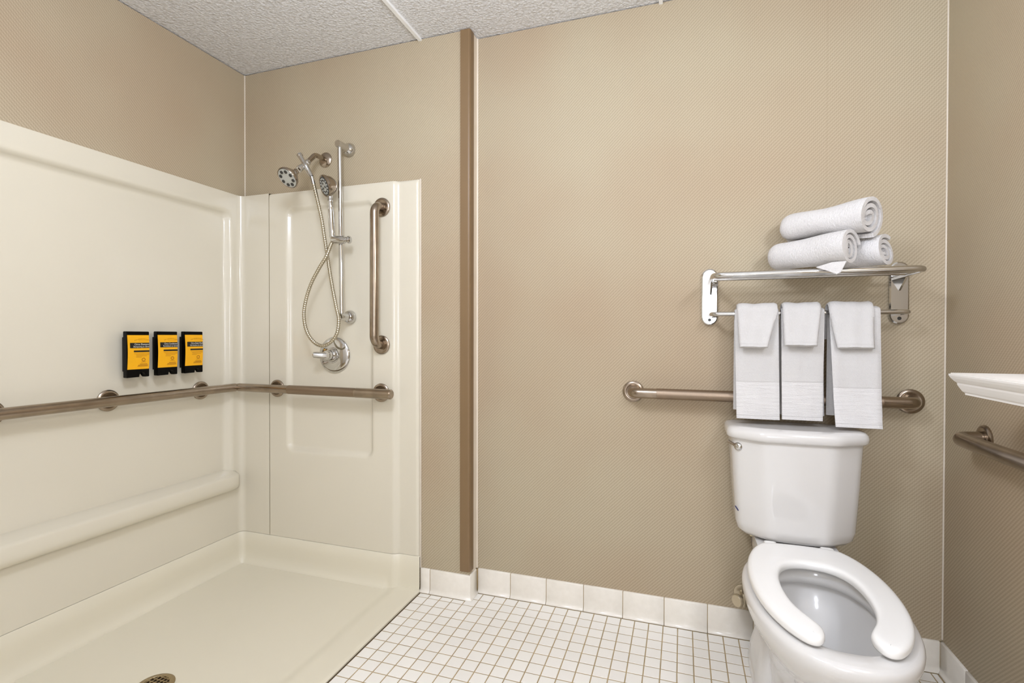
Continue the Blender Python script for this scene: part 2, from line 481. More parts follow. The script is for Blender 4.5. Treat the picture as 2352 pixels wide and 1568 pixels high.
# ledge: long moulded shelf on the side panel, rounded at its end
g = G(); rings = []
lp = [(-0.03, 0.460), (0.0, 0.457), (0.034, 0.443), (0.041, 0.439), (0.045, 0.431), (0.0455, 0.395), (0.042, 0.379), (0.031, 0.368), (0.015, 0.363), (-0.03, 0.362)]
for y, s in ((-1.62, 1), (-0.19, 1), (-0.165, 0.98), (-0.148, 0.86), (-0.139, 0.6), (-0.136, 0.25)):
    rings.append([Vector((0.0+max(x*(s if x > 0 else 1), -0.03), y, 0.412+(z-0.412)*(0.55+0.45*s))) for x, z in lp])
g.loft(rings); g.make('ledge', M['shower'], sur, angle=60)
# plumbing wall panel
xs_ = lsp(0.1745, 0.952, 150); zs2 = lsp(ZS-0.0005, ZT-0.004, 210)
def back_pt(x, z):
    s = rbox(x, z, 0.506, 1.117, 0.232, 0.561, 0.035)
    y = YB + 0.017*(1-sst(-0.020, 0.004, s))
    y += 0.016*sst(0.835, 0.864, x)                            # steps back to the outer flange
    y += 0.006*sst(0.944, 0.952, x)
    y += 0.004*sst(ZT-0.016, ZT-0.004, z)
    return Vector((x, y, z))
v, f = gridmesh(xs_, zs2, back_pt)
n = len(xs_); base = len(v)
for x in xs_: v.append(Vector((x, STEP+0.002, ZT)))
for k in range(n-1): f.append(((len(zs2)-1)*n+k, (len(zs2)-1)*n+k+1, base+k+1, base+k))
base = len(v)
for z in zs2: v.append(Vector((0.9545, STEP+0.002, z)))
for k in range(len(zs2)-1): f.append((k*n+n-1, (k+1)*n+n-1, base+k+1, base+k))
base = len(v)
for z in zs2: v.append(Vector((0.1735, YB+0.02, z)))
for k in range(len(zs2)-1): f.append((k*n, (k+1)*n, base+k+1, base+k))
mk('panel', v, f, M['shower'], sub, angle=60)
G().box((0.165, YB+0.003, ZS), (0.182, YB+0.02, ZT-0.006)).make('seam_backing', M['seam'], sub, smooth=False)
G().tube([(0.957, STEP-0.002, 0.1), (0.957, STEP-0.002, ZT)], 0.004, 8).make('caulk_bead', M['caulk'], sub)

# ------------------------------------------------------------------ shower pan
pan = thing('shower_pan', (0.48, -0.85, -0.02), 'cream shower pan with low sides and flush threshold beside the mosaic floor', 'shower pan')
DX, DY = 0.452, -0.862
up_path = [p for p in path if p[0][1] < YB-1e-6 or p[0][0] < 0.16]
up_path = [(p, q) for p, q in path[:-1]] + [((x, YB+0.016*sst(0.835, 0.864, x)), (0, -1)) for x in lsp(0.1715, 0.958, 90)]
zsu = [-0.03, 0.0, 0.01, 0.03, 0.06, 0.1, ZS-0.004, ZS-0.002]
def ups(k, z):
    (x, y), (nx, ny) = up_path[k]; d = 0.0015 - 0.002*sst(ZS-0.004, ZS-0.002, z)
    d += 0.02*(1-sst(0.0, 0.03, z))**2 if nx > 0.5 or x < 0.8 else 0.006*(1-sst(0.0, 0.02, z))
    return Vector((x+nx*d, y+ny*d, z))
v, f = gridmesh(list(range(len(up_path))), zsu, ups)
n = len(up_path); base = len(v)
for k in range(n):
    (x, y), (nx, ny) = up_path[k]; v.append(Vector((x-nx*0.02, y-ny*0.02, ZS-0.001)))
for k in range(n-1): f.append(((len(zsu)-1)*n+k, (len(zsu)-1)*n+k+1, base+k+1, base+k))
mk('upstand', v, f, M['pan'], pan, angle=60)
def pan_z(x, y):
    z = 0.0105 - 0.007*(1-sst(0.815, 0.862, x))
    r = math.hypot(x-DX, y-DY)
    z -= 0.011*(1-sst(0.05, 0.75, r))
    return z
v, f = gridmesh(lsp(0.0, 0.961, 110), lsp(-1.62, YB+0.02, 120), lambda x, y: Vector((x, y, pan_z(x, y) - 0.004*sst(0.955, 0.961, x))))
n = 110; base = len(v)
for j in range(120): v.append(Vector((0.9612, v[j*n+n-1].y, -0.03)))
for j in range(119): f.append((j*n+n-1, (j+1)*n+n-1, base+j+1, base+j))
mk('basin', v, f, M['pan'], pan, angle=60)
g = G().box((0.9605, -1.62, -0.02), (0.9648, -0.094, -0.0005)); g.make('joint_line', M['dark'], pan, smooth=False)
# drain
dz = pan_z(DX, DY)
dr = thing('shower_drain', (DX, DY, dz), 'round perforated metal drain cover in the shower pan', 'drain')
G().lathe([(0.03, -0.001), (0.056, -0.001), (0.056, 0.002), (0.053, 0.0042), (0.0405, 0.0048), (0.0395, 0.004), (0.0395, -0.0008), (0.03, -0.0008)], (DX, DY, dz), (0, 0, 1), 40).make('rim', M['drain'], dr)
G().lathe([(0.0392, -0.0005), (0.0392, 0.0008)], (DX, DY, dz), (0, 0, 1), 40).make('hole_floor', M['dark'], dr)
g = G()
for k in range(-2, 4):
    o_ = (k-0.5)*0.0135; hl = math.sqrt(max(0, 0.0396**2-o_*o_))
    g.box((DX+o_-0.0018, DY-hl, dz+0.0015), (DX+o_+0.0018, DY+hl, dz+0.0048))
    g.box((DX-hl, DY+o_-0.0018, dz+0.0015), (DX+hl, DY+o_+0.0018, dz+0.0047))
g.make('grate', M['drain'], dr, smooth=False)

# ------------------------------------------------------------------ grab bars
FL = [(0.0, 0.0), (0.0395, 0.0), (0.0405, 0.002), (0.0400, 0.006), (0.036, 0.0095), (0.030, 0.0105), (0.027, 0.0095), (0.024, 0.0085), (0.0, 0.0085)]
def flange(parent, p, nrm, s=1.0):
    return G().lathe([(r*s, h*s) for r, h in FL], p, nrm, 40).make('flange', M['steel'], parent)
R = 0.019
# bar behind the toilet
t = thing('grab_bar', (2.28, 0, 0.876), 'brushed steel grab bar on the wall behind the toilet tank', 'grab bar')
pa, pb = (1.836, 0, 0.877), (2.726, 0, 0.876)
G().tube(fillet([(1.836, -0.002, 0.877), (1.836, -0.058, 0.877), (2.726, -0.058, 0.876), (2.726, -0.002, 0.876)], 0.04), R, 24).make('bar', M['steel'], t)
G().tube([(1.925, -0.058, 0.877), (1.9255, -0.058, 0.877), (2.63, -0.058, 0.876), (2.6305, -0.058, 0.876)], [R, R+0.0008, R+0.0008, R], 24).make('grip', M['knurl'], t)
flange(t, pa, (0, -1, 0)); flange(t, pb, (0, -1, 0))
# bar on the right wall
t = thing('grab_bar', (XR, -0.232, 0.805), 'brushed steel grab bar on the right wall under the white shelf', 'grab bar')
G().tube(fillet([(XR-0.002, -0.235, 0.803), (XR-0.062, -0.235, 0.800), (XR-0.062, -1.25, 0.800), (XR-0.002, -1.25, 0.803)], 0.022), R+0.001, 24).make('bar', M['steel'], t)
flange(t, (XR, -0.235, 0.803), (-1, 0, 0), 0.95); flange(t, (XR, -1.25, 0.803), (-1, 0, 0), 0.95)
# vertical bar in the shower
yv = YB
t = thing('grab_bar', (0.778, yv, 1.05), 'vertical brushed steel grab bar on the shower wall beside the slide rail', 'grab bar')
G().tube(fillet([(0.786, yv+0.01, 1.643), (0.786, yv-0.058, 1.637), (0.784, yv-0.058, 1.057), (0.784, yv+0.01, 1.05)], 0.045), R, 24).make('bar', M['steel'], t)
flange(t, (0.786, yv-0.001, 1.642), (0, -1, 0)); flange(t, (0.784, yv-0.001, 1.051), (0, -1, 0))
# wrap-around bar
t = thing('grab_bar', (0.035, -0.157, 0.847), 'long horizontal brushed steel grab bar bent around the shower corner', 'grab bar')
ZB = 0.847; BX, BY = 0.036, -0.158
G().tube([(BX, -1.45, ZB-0.001), (BX, BY-0.013, ZB+0.001)], R, 24).make('bar', M['steel'], t)
G().tube([(BX+0.012, BY, ZB+0.001), (0.862, BY, ZB-0.002)], R, 24).make('bar', M['steel'], t)
G().lathe([(0, -0.006), (0.014, -0.006), (0.0165, -0.003), (0.0165, 0.003), (0.014, 0.006), (0, 0.006)], (BX+0.002, BY-0.001, ZB+0.001), (1, -1, 0), 24).make('elbow', M['knurl'], t)
G().tube([(0.335, BY, ZB), (0.336, BY, ZB), (0.70, BY, ZB-0.001), (0.701, BY, ZB-0.001)], [R, R+0.0012, R+0.0012, R], 24).make('grip', M['knurl'], t)
G().tube([(0.69, BY, ZB-0.001), (0.691, BY, ZB-0.001), (0.862, BY, ZB-0.002), (0.866, BY, ZB-0.002)], [R, R+0.0022, R+0.0022, R-0.002], 24).make('sleeve', M['steel'], t)
for x in (0.222, 0.782):
    flange(t, (x, YB-0.0005, ZB-0.003), (0, -1, 0))
    G().tube([(x, YB, ZB-0.003), (x, BY, ZB)], 0.0125, 16).make('post', M['steel'], t)
for y in (-0.30, -0.685, -1.03):
    flange(t, (-0.0255, y, ZB-0.002), (1, 0, 0))
    G().tube([(-0.026, y, ZB-0.002), (BX, y, ZB)], 0.0125, 16).make('post', M['steel'], t)

# ------------------------------------------------------------------ hand-written print helpers
def text_geo(s, size, align='CENTER'):
    cu = bpy.data.curves.new('t', 'FONT'); cu.body = s; cu.size = size; cu.align_x = align; cu.resolution_u = 2
    ob = bpy.data.objects.new('t', cu); COL.objects.link(ob)
    dg = bpy.context.evaluated_depsgraph_get(); me = ob.evaluated_get(dg).to_mesh()
    v = [p.co.copy() for p in me.vertices]; f = [tuple(p.vertices) for p in me.polygons]
    ob.evaluated_get(dg).to_mesh_clear(); bpy.data.objects.remove(ob); bpy.data.curves.remove(cu)
    return v, f

# ------------------------------------------------------------------ soap dispensers on the side panel
DW, DH, XB0, XF0 = 0.085, 0.177, -0.026, 0.030
def dispenser(y0, zt, title, sub, label):
    zb = zt-DH
    t = thing('soap_dispenser', (XB0, y0+DW/2, zb), label, 'soap dispenser', 'soap dispensers on the shower wall')
    Y = lambda a: y0+a*DW
    Z = lambda b: zt-b*DH
    # body: outline with a thumb notch, extruded from the wall, rounded front edges
    ol = [(0.02, 0.0), (0.98, 0.0), (1.0, 0.01), (1.0, 0.985), (0.98, 0.995), (0.846, 0.995)]
    for k in range(0, 9):
        a = PI*k/8; ol.append((0.69+0.155*math.cos(a), 0.995-0.105*math.sin(a)))
    ol += [(0.534, 0.995), (0.04, 1.0), (0.0, 0.99), (0.0, 0.01)]
    g = G(); rings = []
    for x, ins in ((XB0, 0.5), (XF0-0.022, 0.5), (XF0-0.021, 0.02), (XF0-0.019, 0.0), (XF0-0.003, 0.0), (XF0, 0.02)):
        rings.append([(x, Y(0.5+(a-0.5)*(1-ins)), Z(0.5+(b-0.5)*(1-ins*0.5))) for a, b in ol])
    g.loft(rings); g.make('body', M['black'], t, smooth=False)
    # bottle label, bowed slightly forward
    def lx(b): return XF0+0.0008+0.0032*math.sin(PI*min(1, max(0, (b-0.08)/0.74)))
    us = lsp(0.01, 0.975, 9); bs = lsp(0.82, 0.08, 15)
    v, f = gridmesh(us, bs, lambda a, b: Vector((lx(b), Y(a), Z(b))))
    lab = mk('label', v, f, M['yellow'], t)
    def patch(name, a0, a1, b0, b1, mat, off=0.0004):
        v, f = gridmesh(lsp(a0, a1, 3), lsp(b1, b0, 4), lambda a, b: Vector((lx(b)+off, Y(a), Z(b))))
        mk(name, v, f, mat, lab, smooth=False)
    patch('name_band', 0.11, 0.972, 0.247, 0.362, M['labelink'])
    patch('pill_band', 0.27, 0.972, 0.412, 0.45, M['labelink'])
    def txt(name, s, size, a, b, mat, amax=0.962, sx=1.0):
        v, f = text_geo(s, size, 'LEFT')
        w_ = max(p.x for p in v)*sx
        if w_ > (amax-a)*DW: sx *= (amax-a)*DW/w_
        mk(name, [Vector((lx(b)+0.0009, Y(a)+p.x*sx, Z(b)+p.y)) for p in v], f, mat, lab, smooth=False)
    txt('product_name', title, 0.0098, 0.30, 0.298, M['whiteink'])
    txt('product_line', sub, 0.0086, 0.25, 0.346, M['whiteink'])
    # arched maker mark, small print, ring symbol and footer as brown print
    g = G()
    for k in range(13):
        u_ = -1+2*k/12; a = 0.66+0.33*u_; b = 0.165+0.030*u_*u_; h = 0.022 if k not in (2,) else 0.012
        g.add([(lx(b)+0.0006, Y(a-0.010), Z(b+h/2)), (lx(b)+0.0006, Y(a+0.011), Z(b+h/2)), (lx(b)+0.0006, Y(a+0.011), Z(b-h/2)), (lx(b)+0.0006, Y(a-0.010), Z(b-h/2))], [(0, 1, 2, 3)])
    def bar(a0, a1, b, h):
        g.add([(lx(b)+0.0006, Y(a0), Z(b+h)), (lx(b)+0.0006, Y(a1), Z(b+h)), (lx(b)+0.0006, Y(a1), Z(b)), (lx(b)+0.0006, Y(a0), Z(b))], [(0, 1, 2, 3)])
    bar(0.5, 0.9, 0.205, 0.004)
    for i, (a0, a1) in enumerate(((0.28, 0.97), (0.36, 0.95), (0.38, 0.86), (0.36, 0.62))): bar(a0, a1, 0.478+0.025*i, 0.006)
    for k in range(14):
        c0, c1 = 2*PI*k/14, 2*PI*(k+1)/14
        q = []
        for c, rr in ((c0, 0.085), (c1, 0.085), (c1, 0.055), (c0, 0.055)):
            a = 0.71+rr*math.cos(c); b = 0.615+rr*0.48*math.sin(c); q.append((lx(b)+0.0006, Y(a), Z(b)))
        g.add(q, [(0, 1, 2, 3)])
    bar(0.6, 0.83, 0.665, 0.006); bar(0.55, 0.88, 0.705, 0.012); bar(0.47, 0.92, 0.732, 0.012); bar(0.44, 0.9, 0.755, 0.007)
    tag(g.make('fine_print', M['brownink'], lab, smooth=False), kind='stuff')
    # clear maker window strip on the left of the label
    return t
dispenser(-0.652, 1.1045, 'Citrus Shampoo', 'Shampooing au citron', 'black soap dispenser with yellow label, farthest from the shower corner')
dispenser(-0.535, 1.1055, 'Citrus Conditioner', 'Revitalisant au citron', 'black soap dispenser with yellow label, between the other two dispensers')
dispenser(-0.418, 1.1065, 'Citrus Body Wash', 'Gel douche au citron', 'black soap dispenser with yellow label, closest to the shower corner')

# ------------------------------------------------------------------ shower head on its arm
sh = thing('fixed_shower', (0.471, STEP, 1.889), 'chrome fixed shower head with round nozzles on a bent arm', 'shower head')
G().lathe([(0, 0), (0.034, 0), (0.034, 0.003), (0.028, 0.009), (0.016, 0.013), (0, 0.013)], (0.471, STEP, 1.889), (0, -1, 0), 32).make('wall_flange', M['nickel'], sh)
Tp = Vector((0.470, -0.215, 1.820)); Hp = Vector((0.457, -0.298, 1.742))
dv = (Hp-Tp).normalized()
G().tube(fillet([(0.471, STEP-0.005, 1.889), (0.471, -0.145, 1.890), Tp-dv*0.02], 0.035), 0.0105, 16).make('arm', M['nickel'], sh)
G().lathe([(0.0, -0.034), (0.0125, -0.034), (0.014, -0.03), (0.014, -0.018), (0.012, -0.016), (0.011, 0.0), (0.011, 0.018), (0.0135, 0.02), (0.0135, 0.036), (0.011, 0.038), (0, 0.038)], Tp, dv, 20).make('coupling', M['chrome'], sh)
ca = Vector((0.445, -0.215, 1.872)); cb = Vector((0.511, -0.215, 1.768)); cd = (cb-ca).normalized()
L = (cb-ca).length
G().lathe([(0, 0), (0.009, 0), (0.0125, 0.003), (0.0125, 0.012), (0.0105, 0.014), (0.0095, 0.05), (0.012, 0.053), (0.012, 0.072), (0.0105, 0.074), (0.0105, L-0.012), (0.0085, L), (0, L)], ca, cd, 20).make('diverter', M['chrome'], sh)
hd = G().lathe([(0, -0.066), (0.010, -0.066), (0.0125, -0.060), (0.012, -0.052), (0.018, -0.046), (0.028, -0.034), (0.040, -0.018), (0.0455, -0.008), (0.0465, -0.002), (0.0445, 0.0015), (0.042, 0.0), (0.041, -0.002), (0, -0.002)], Hp, dv, 40).make('head', M['nickel'], sh)
G().lathe([(0, -0.0018), (0.041, -0.0018), (0.041, 0.0005), (0, 0.0012)], Hp, dv, 40).make('spray_face', M['greyface'], sh)
a_, b_, _ = frame(dv)
for k in range(8):
    c = Hp + (a_*math.cos(2*PI*k/8+0.3) + b_*math.sin(2*PI*k/8+0.3))*0.0295
    G().lathe([(0.0035, 0.0), (0.0072, 0.0), (0.0072, 0.003), (0.0055, 0.0042), (0.0035, 0.0022), (0, 0.0018)], c, dv, 14).make('nozzle', M['darkface'], sh)

# ------------------------------------------------------------------ slide rail with hand shower
sl = thing('slide_rail', (0.606, YB, 1.17), 'chrome vertical slide rail mounted beside the shower head', 'slide rail')
SX, SY = 0.604, -0.148
G().tube([(SX+0.008, SY, 1.165), (SX-0.002, SY, 1.925)], 0.0095, 20).make('rail', M['chrome'], sl)
for z, xx, wy in ((1.918, SX-0.002, STEP), (1.172, SX+0.008, YB+0.016)):
    G().lathe([(0, 0), (0.028, 0), (0.0305, 0.004), (0.0295, 0.012), (0.0255, 0.021), (0.0205, 0.027), (0.0165, 0.031), (0.0155, 0.036), (0.0155, -SY+wy+0.012), (0.0135, -SY+wy+0.016), (0, -SY+wy+0.016)], (xx, wy, z), (0, -1, 0), 32).make('mount', M['chrome'], sl)
cz = 1.502
G().lathe([(0, 0), (0.013, 0), (0.0165, 0.004), (0.0165, 0.012), (0.012, 0.016), (0.012, 0.024), (0.0175, 0.028), (0.0175, 0.078), (0.0155, 0.082), (0, 0.082)], (0.662, SY-0.004, cz), (-1, -0.28, 0.0), 24).make('clamp', M['chrome'], sl)
hs = thing('hand_shower', (0.584, -0.172, 1.49), 'chrome hand shower resting in the slide rail clamp', 'hand shower')
hb_, ht_ = Vector((0.5835, -0.171, 1.488)), Vector((0.575, -0.178, 1.690))
G().tube([hb_, hb_+(ht_-hb_)*0.1, hb_+(ht_-hb_)*0.14, hb_+(ht_-hb_)*0.3, hb_+(ht_-hb_)*0.7, hb_+(ht_-hb_)*0.86, hb_+(ht_-hb_)*0.875, hb_+(ht_-hb_)*0.91, hb_+(ht_-hb_)*0.925, ht_], [0.0085, 0.009, 0.0115, 0.0125, 0.0120, 0.0105, 0.0125, 0.0125, 0.0105, 0.012], 20).make('handle', M['chrome'], hs)
hc = Vector((0.562, -0.196, 1.728)); hn = Vector((-0.50, -0.80, -0.36)).normalized()
G().lathe([(0, -0.052), (0.014, -0.050), (0.026, -0.044), (0.036, -0.033), (0.043, -0.018), (0.047, -0.006), (0.047, 0.0), (0.044, 0.003), (0.040, 0.0), (0, 0.0)], hc, hn, 36).make('head', M['nickel'], hs)
G().lathe([(0, 0.0), (0.040, 0.0), (0.040, 0.0018), (0, 0.0022)], hc, hn, 36).make('spray_face', M['darkface'], hs)
G().lathe([(0, 0.0015), (0.021, 0.0015), (0.021, 0.0035), (0, 0.004)], hc, hn, 24).make('spray_centre', M['greyface'], hs)
a_, b_, _ = frame(hn)
for k in range(14):
    c = hc + (a_*math.cos(2*PI*k/14) + b_*math.sin(2*PI*k/14))*0.0305
    G().lathe([(0.0038, 0.001), (0.0038, 0.0035), (0.002, 0.0045)], c, hn, 8).make('nozzle', M['greyface'], hs)
for k in range(3):
    c = hc + (a_*math.cos(2*PI*k/3+0.6) + b_*math.sin(2*PI*k/3+0.6))*0.012
    G().lathe([(0.005, 0.003), (0.005, 0.0048), (0.003, 0.005)], c, hn, 10).make('nozzle', M['darkface'], hs)
# ribbed metal hose
hp = [(0.511, -0.215, 1.768), (0.527, -0.205, 1.687), (0.540, -0.190, 1.596), (0.546, -0.178, 1.515), (0.554, -0.168, 1.431), (0.566, -0.166, 1.357), (0.583, -0.168, 1.281), (0.603, -0.174, 1.214), (0.619, -0.178, 1.157), (0.613, -0.182, 1.10), (0.588, -0.187, 1.065), (0.548, -0.192, 1.046), (0.502, -0.194, 1.063), (0.465, -0.194, 1.11), (0.449, -0.192, 1.176), (0.459, -0.192, 1.243), (0.487, -0.192, 1.314), (0.528, -0.192, 1.378), (0.566, -0.190, 1.431), (0.581, -0.18, 1.48), (0.5838, -0.173, 1.492)]
cur = spline(hp, 26)
# resample evenly and alternate radius for the ribs
acc = [0]
for i in range(1, len(cur)): acc.append(acc[-1]+(cur[i]-cur[i-1]).length)
NR = 560; rs = []; k = 0
for i in range(NR):
    s = acc[-1]*i/(NR-1)
    while k < len(acc)-2 and acc[k+1] < s: k += 1
    tt = (s-acc[k])/max(1e-9, acc[k+1]-acc[k]); rs.append(cur[k].lerp(cur[k+1], tt))
ho = thing('shower_hose', hp[11], 'ribbed metal shower hose looping between shower head and hand shower', 'hose')
G().tube(rs, [0.0082 if (i//2) % 2 else 0.0068 for i in range(NR)], 10).make('hose', M['hose'], ho, angle=80)
G().tube([hp[0], rs[14]], 0.0082, 14).make('ferrule', M['chrome'], ho)
# mixing valve
vx, vy, vz = 0.529, YB+0.016, 1.003
va = thing('shower_valve', (vx, vy, vz), 'round chrome shower mixing valve with lever handle', 'valve')
G().lathe([(0, 0), (0.079, 0), (0.081, 0.003), (0.079, 0.007), (0.068, 0.012), (0.05, 0.016), (0.036, 0.018), (0.034, 0.022), (0, 0.022)], (vx, vy, vz), (0, -1, 0), 56).make('escutcheon', M['chrome'], va)
G().lathe([(0, 0.018), (0.030, 0.018), (0.031, 0.026), (0.027, 0.034), (0.023, 0.038), (0.022, 0.056), (0.019, 0.062), (0, 0.063)], (vx, vy, vz), (0, -1, 0), 36).make('hub', M['chrome'], va)
G().tube([(vx+0.006, vy-0.048, vz), (vx-0.012, vy-0.060, vz), (vx-0.032, vy-0.076, vz+0.002), (vx-0.046, vy-0.086, vz+0.003), (vx-0.049, vy-0.088, vz+0.003)], [0.012, 0.0145, 0.0145, 0.0125, 0.008], 20).make('lever', M['chrome'], va)

# ------------------------------------------------------------------ towel rack
RX0, RX1 = 2.108, 2.690
rk = thing('towel_rack', ((RX0+RX1)/2, 0, 1.13), 'polished chrome wall rack with towel shelf above a towel bar', 'towel rack')
def stadium(cx, z0, z1, hw, n=12):
    pts = []
    for k in range(n+1):
        a = PI*k/n; pts.append((cx+hw*math.cos(a), z1-hw+hw*math.sin(a)))
    for k in range(n+1):
        a = PI+PI*k/n; pts.append((cx+hw*math.cos(a), z0+hw+hw*math.sin(a)))
    return pts
def bracket(cx, z0, z1):
    g = G(); P0 = stadium(cx, z0, z1, 0.0275); P1 = stadium(cx, z0+0.004, z1-0.004, 0.0235)
    g.loft([[(x, -0.001, z) for x, z in P0], [(x, -0.012, z) for x, z in P0], [(x, -0.0145, z) for x, z in P1]])
    b = g.make('bracket', M['chrome'], rk, angle=30)
    for zz in (z0+0.018,):
        G().lathe([(0, 0), (0.006, 0), (0.0055, 0.002), (0.002, 0.0022), (0.0015, 0.0008), (0, 0.0008)], (cx, -0.0145, zz), (0, -1, 0), 16).make('screw', M['darkface'], b)
bracket(RX0, 1.131, 1.335); bracket(RX1, 1.131, 1.335)
ZSF, ZLB, YSF, YLB = 1.289, 1.167, -0.212, -0.100
G().tube(fillet([(RX0+0.004, -0.012, ZSF), (RX0+0.004, YSF, ZSF), (RX1, YSF, ZSF), (RX1, -0.012, ZSF)], 0.035), 0.0095, 20).make('shelf_rail', M['chrome'], rk)
for y in (-0.145, -0.082):
    G().tube([(RX0+0.004, y, ZSF), (RX1, y, ZSF)], 0.006, 14).make('shelf_rod', M['chrome'], rk)
G().tube(fillet([(RX0+0.004, -0.012, ZLB), (RX0+0.004, YLB, ZLB), (RX1, YLB, ZLB), (RX1, -0.012, ZLB)], 0.022), 0.0078, 20).make('towel_bar', M['chrome'], rk)
for cx in (RX0+0.004, RX1):
    g = G().add([(cx-0.003, -0.013, ZSF-0.05), (cx+0.003, -0.013, ZSF-0.05), (cx+0.003, -0.013, ZSF-0.004), (cx-0.003, -0.013, ZSF-0.004), (cx-0.003, -0.075, ZSF-0.008), (cx+0.003, -0.075, ZSF-0.008), (cx-0.003, -0.075, ZSF-0.004), (cx+0.003, -0.075, ZSF-0.004)],
                [(0, 1, 2, 3), (0, 4, 5, 1), (3, 2, 7, 6), (4, 6, 7, 5), (0, 3, 6, 4), (1, 5, 7, 2)])
    g.make('gusset', M['chrome'], rk, smooth=False)

# ------------------------------------------------------------------ hanging towels
def drape(name, parent_thing, prof, xa, xb, thick, mat, wav=0.0015, seed=0, hem=None):
    """prof: list of (y,z); xa,xb: functions of profile parameter -> left / right x. Closed slab with rounded sides"""
    rnd = random.Random(seed); n = len(prof)
    P = [Vector((0, y, z)) for y, z in prof]
    s = [0]
    for i in range(1, n): s.append(s[-1]+(P[i]-P[i-1]).length)
    nu = 18; ph = [rnd.uniform(0, 6.28) for _ in range(4)]
    outer, inner, uvo = [], [], []
    for i in range(n):
        t = s[i]/s[-1]
        T = (P[min(i+1, n-1)]-P[max(i-1, 0)]).normalized(); N = Vector((0, T.z, -T.y))   # outward side
        ro, ri = [], []
        for j in range(nu):
            u = j/(nu-1); uu = 0.5-0.5*math.cos(PI*u) if False else u
            x = xa(t)*(1-uu)+xb(t)*uu
            wv = wav*(math.sin(7*uu+ph[0]+3*t)+0.6*math.sin(15*uu+ph[1]-4*t)+0.5*math.sin(23*t+ph[2]))
            e = min(u, 1-u)*(nu-1); ed = math.sqrt(max(0.0, 1-(1-min(1, e/1.6))**2))*0.5
            ro.append(P[i]+Vector((x, 0, 0))+N*(thick*(0.12+0.76*ed)+wv)); ri.append(P[i]+Vector((x, 0, 0))-N*(thick*(0.12+0.76*ed))+N*wv)
            uvo.append((u*abs(xb(t)-xa(t)), s[i]))
        outer.append(ro); inner.append(ri)
    v = [q for r in outer for q in r]+[q for r in inner for q in r]; m = n*nu; f = []
    for i in range(n-1):
        for j in range(nu-1):
            a = i*nu+j; f.append((a, a+1, a+nu+1, a+nu)); f.append((m+a, m+a+nu, m+a+nu+1, m+a+1))
        f.append((i*nu, (i+1)*nu, m+(i+1)*nu, m+i*nu)); f.append((i*nu+nu-1, m+i*nu+nu-1, m+(i+1)*nu+nu-1, (i+1)*nu+nu-1))
    for j in range(nu-1):
        f.append((j, m+j, m+j+1, j+1)); a = (n-1)*nu+j; f.append((a, a+1, m+a+1, m+a))
    return mk(name, v, f, mat, parent_thing, uvs=uvo+uvo, angle=60)
def over_bar(yb, zb, rad, zfront, zback, yfront, yback, nz=26, lift=0.0):
    """profile from front hem, up and over the bar, to back hem"""
    pr = []
    for i in range(nz):
        t = i/(nz-1); z = zfront+(zb+lift-zfront)*t; y = yfront+(yb-rad-yfront)*(t**0.75); pr.append((y, z))
    for k in range(1, 10):
        a = PI-PI*k/10; pr.append((yb+rad*math.cos(a), zb+lift+rad*math.sin(a)))
    for i in range(nz):
        t = i/(nz-1); z = zb+lift+(zback-zb-lift)*t; y = yb+rad+(yback-yb-rad)*t; pr.append((y, z))
    return pr
LI = lambda a, b: (lambda t: a+(b-a)*t)
def piece(pts):
    def fn(t):
        for (t0, a0), (t1, a1) in zip(pts[:-1], pts[1:]):
            if t <= t1: return a0+(a1-a0)*(t-t0)/(t1-t0)
        return pts[-1][1]
    return fn
BT = YLB
GRT = 'bath towels on the towel bar'
spec = [
  # front hem z, back hem z, xl(hem), xl(top), xr(hem), xr(top), back xl/xr
  (0.812, 0.835, 2.190, 2.184, 2.321, 2.318, 2.184, 2.316, 'white bath towel hung on the rack bar by the flush lever side', -0.128),
  (0.815, 0.825, 2.328, 2.326, 2.446, 2.452, 2.326, 2.462, 'white bath towel hung on the rack bar between two others', -0.128),
  (0.8035, 0.83, 2.474, 2.466, 2.600, 2.606, 2.466, 2.625, 'white bath towel hung lowest on the rack bar, touching the tank lid', -0.160),
]
for i, (zf, zb, xlh, xlt, xrh, xrt, bl, brr, lab, yf) in enumerate(spec):
    pr = over_bar(BT, ZLB, 0.0135, zf, zb, yf, -0.078)
    t = thing('bath_towel', ((xlt+xrt)/2, BT, zf), lab, 'towel', GRT)
    drape('towel_cloth', t, pr, piece([(0, xlh), (0.45, xlt), (0.55, xlt), (1, bl)]), piece([(0, xrh), (0.45, xrt), (0.55, xrt), (1, brr)]), 0.0095, M['towel'], 0.0012, seed=i+3)
    # woven border line across the front
    k = int(len(pr)*0.155)+(2 if i == 2 else 3 if i == 1 else 3)
# washcloths folded over the towels
spec2 = [
  (1.052, 1.08, 2.196, 2.190, 2.281, 2.313, 'white washcloth folded over the towel on the flush lever side', 11),
  (1.058, 1.08, 2.330, 2.328, 2.424, 2.440, 'white washcloth folded over the middle bath towel', 12),
  (1.052, 1.08, 2.480, 2.462, 2.581, 2.584, 'white washcloth folded over the lowest hanging bath towel', 13),
]
for zf, zb, xlh, xlt, xrh, xrt, lab, sd in spec2:
    pr = over_bar(BT, ZLB+0.002, 0.0265, zf, zb, -0.152, -0.068, nz=18)
    t = thing('washcloth', ((xlt+xrt)/2, BT, zf), lab, 'washcloth', 'washcloths folded over the hanging towels')
    drape('folded_cloth', t, pr, piece([(0, xlh), (0.42, xlt), (1, xlt)]), piece([(0, xrh), (0.42, xrt), (1, xrt)]), 0.0125, M['cloth'], 0.0014, seed=sd)

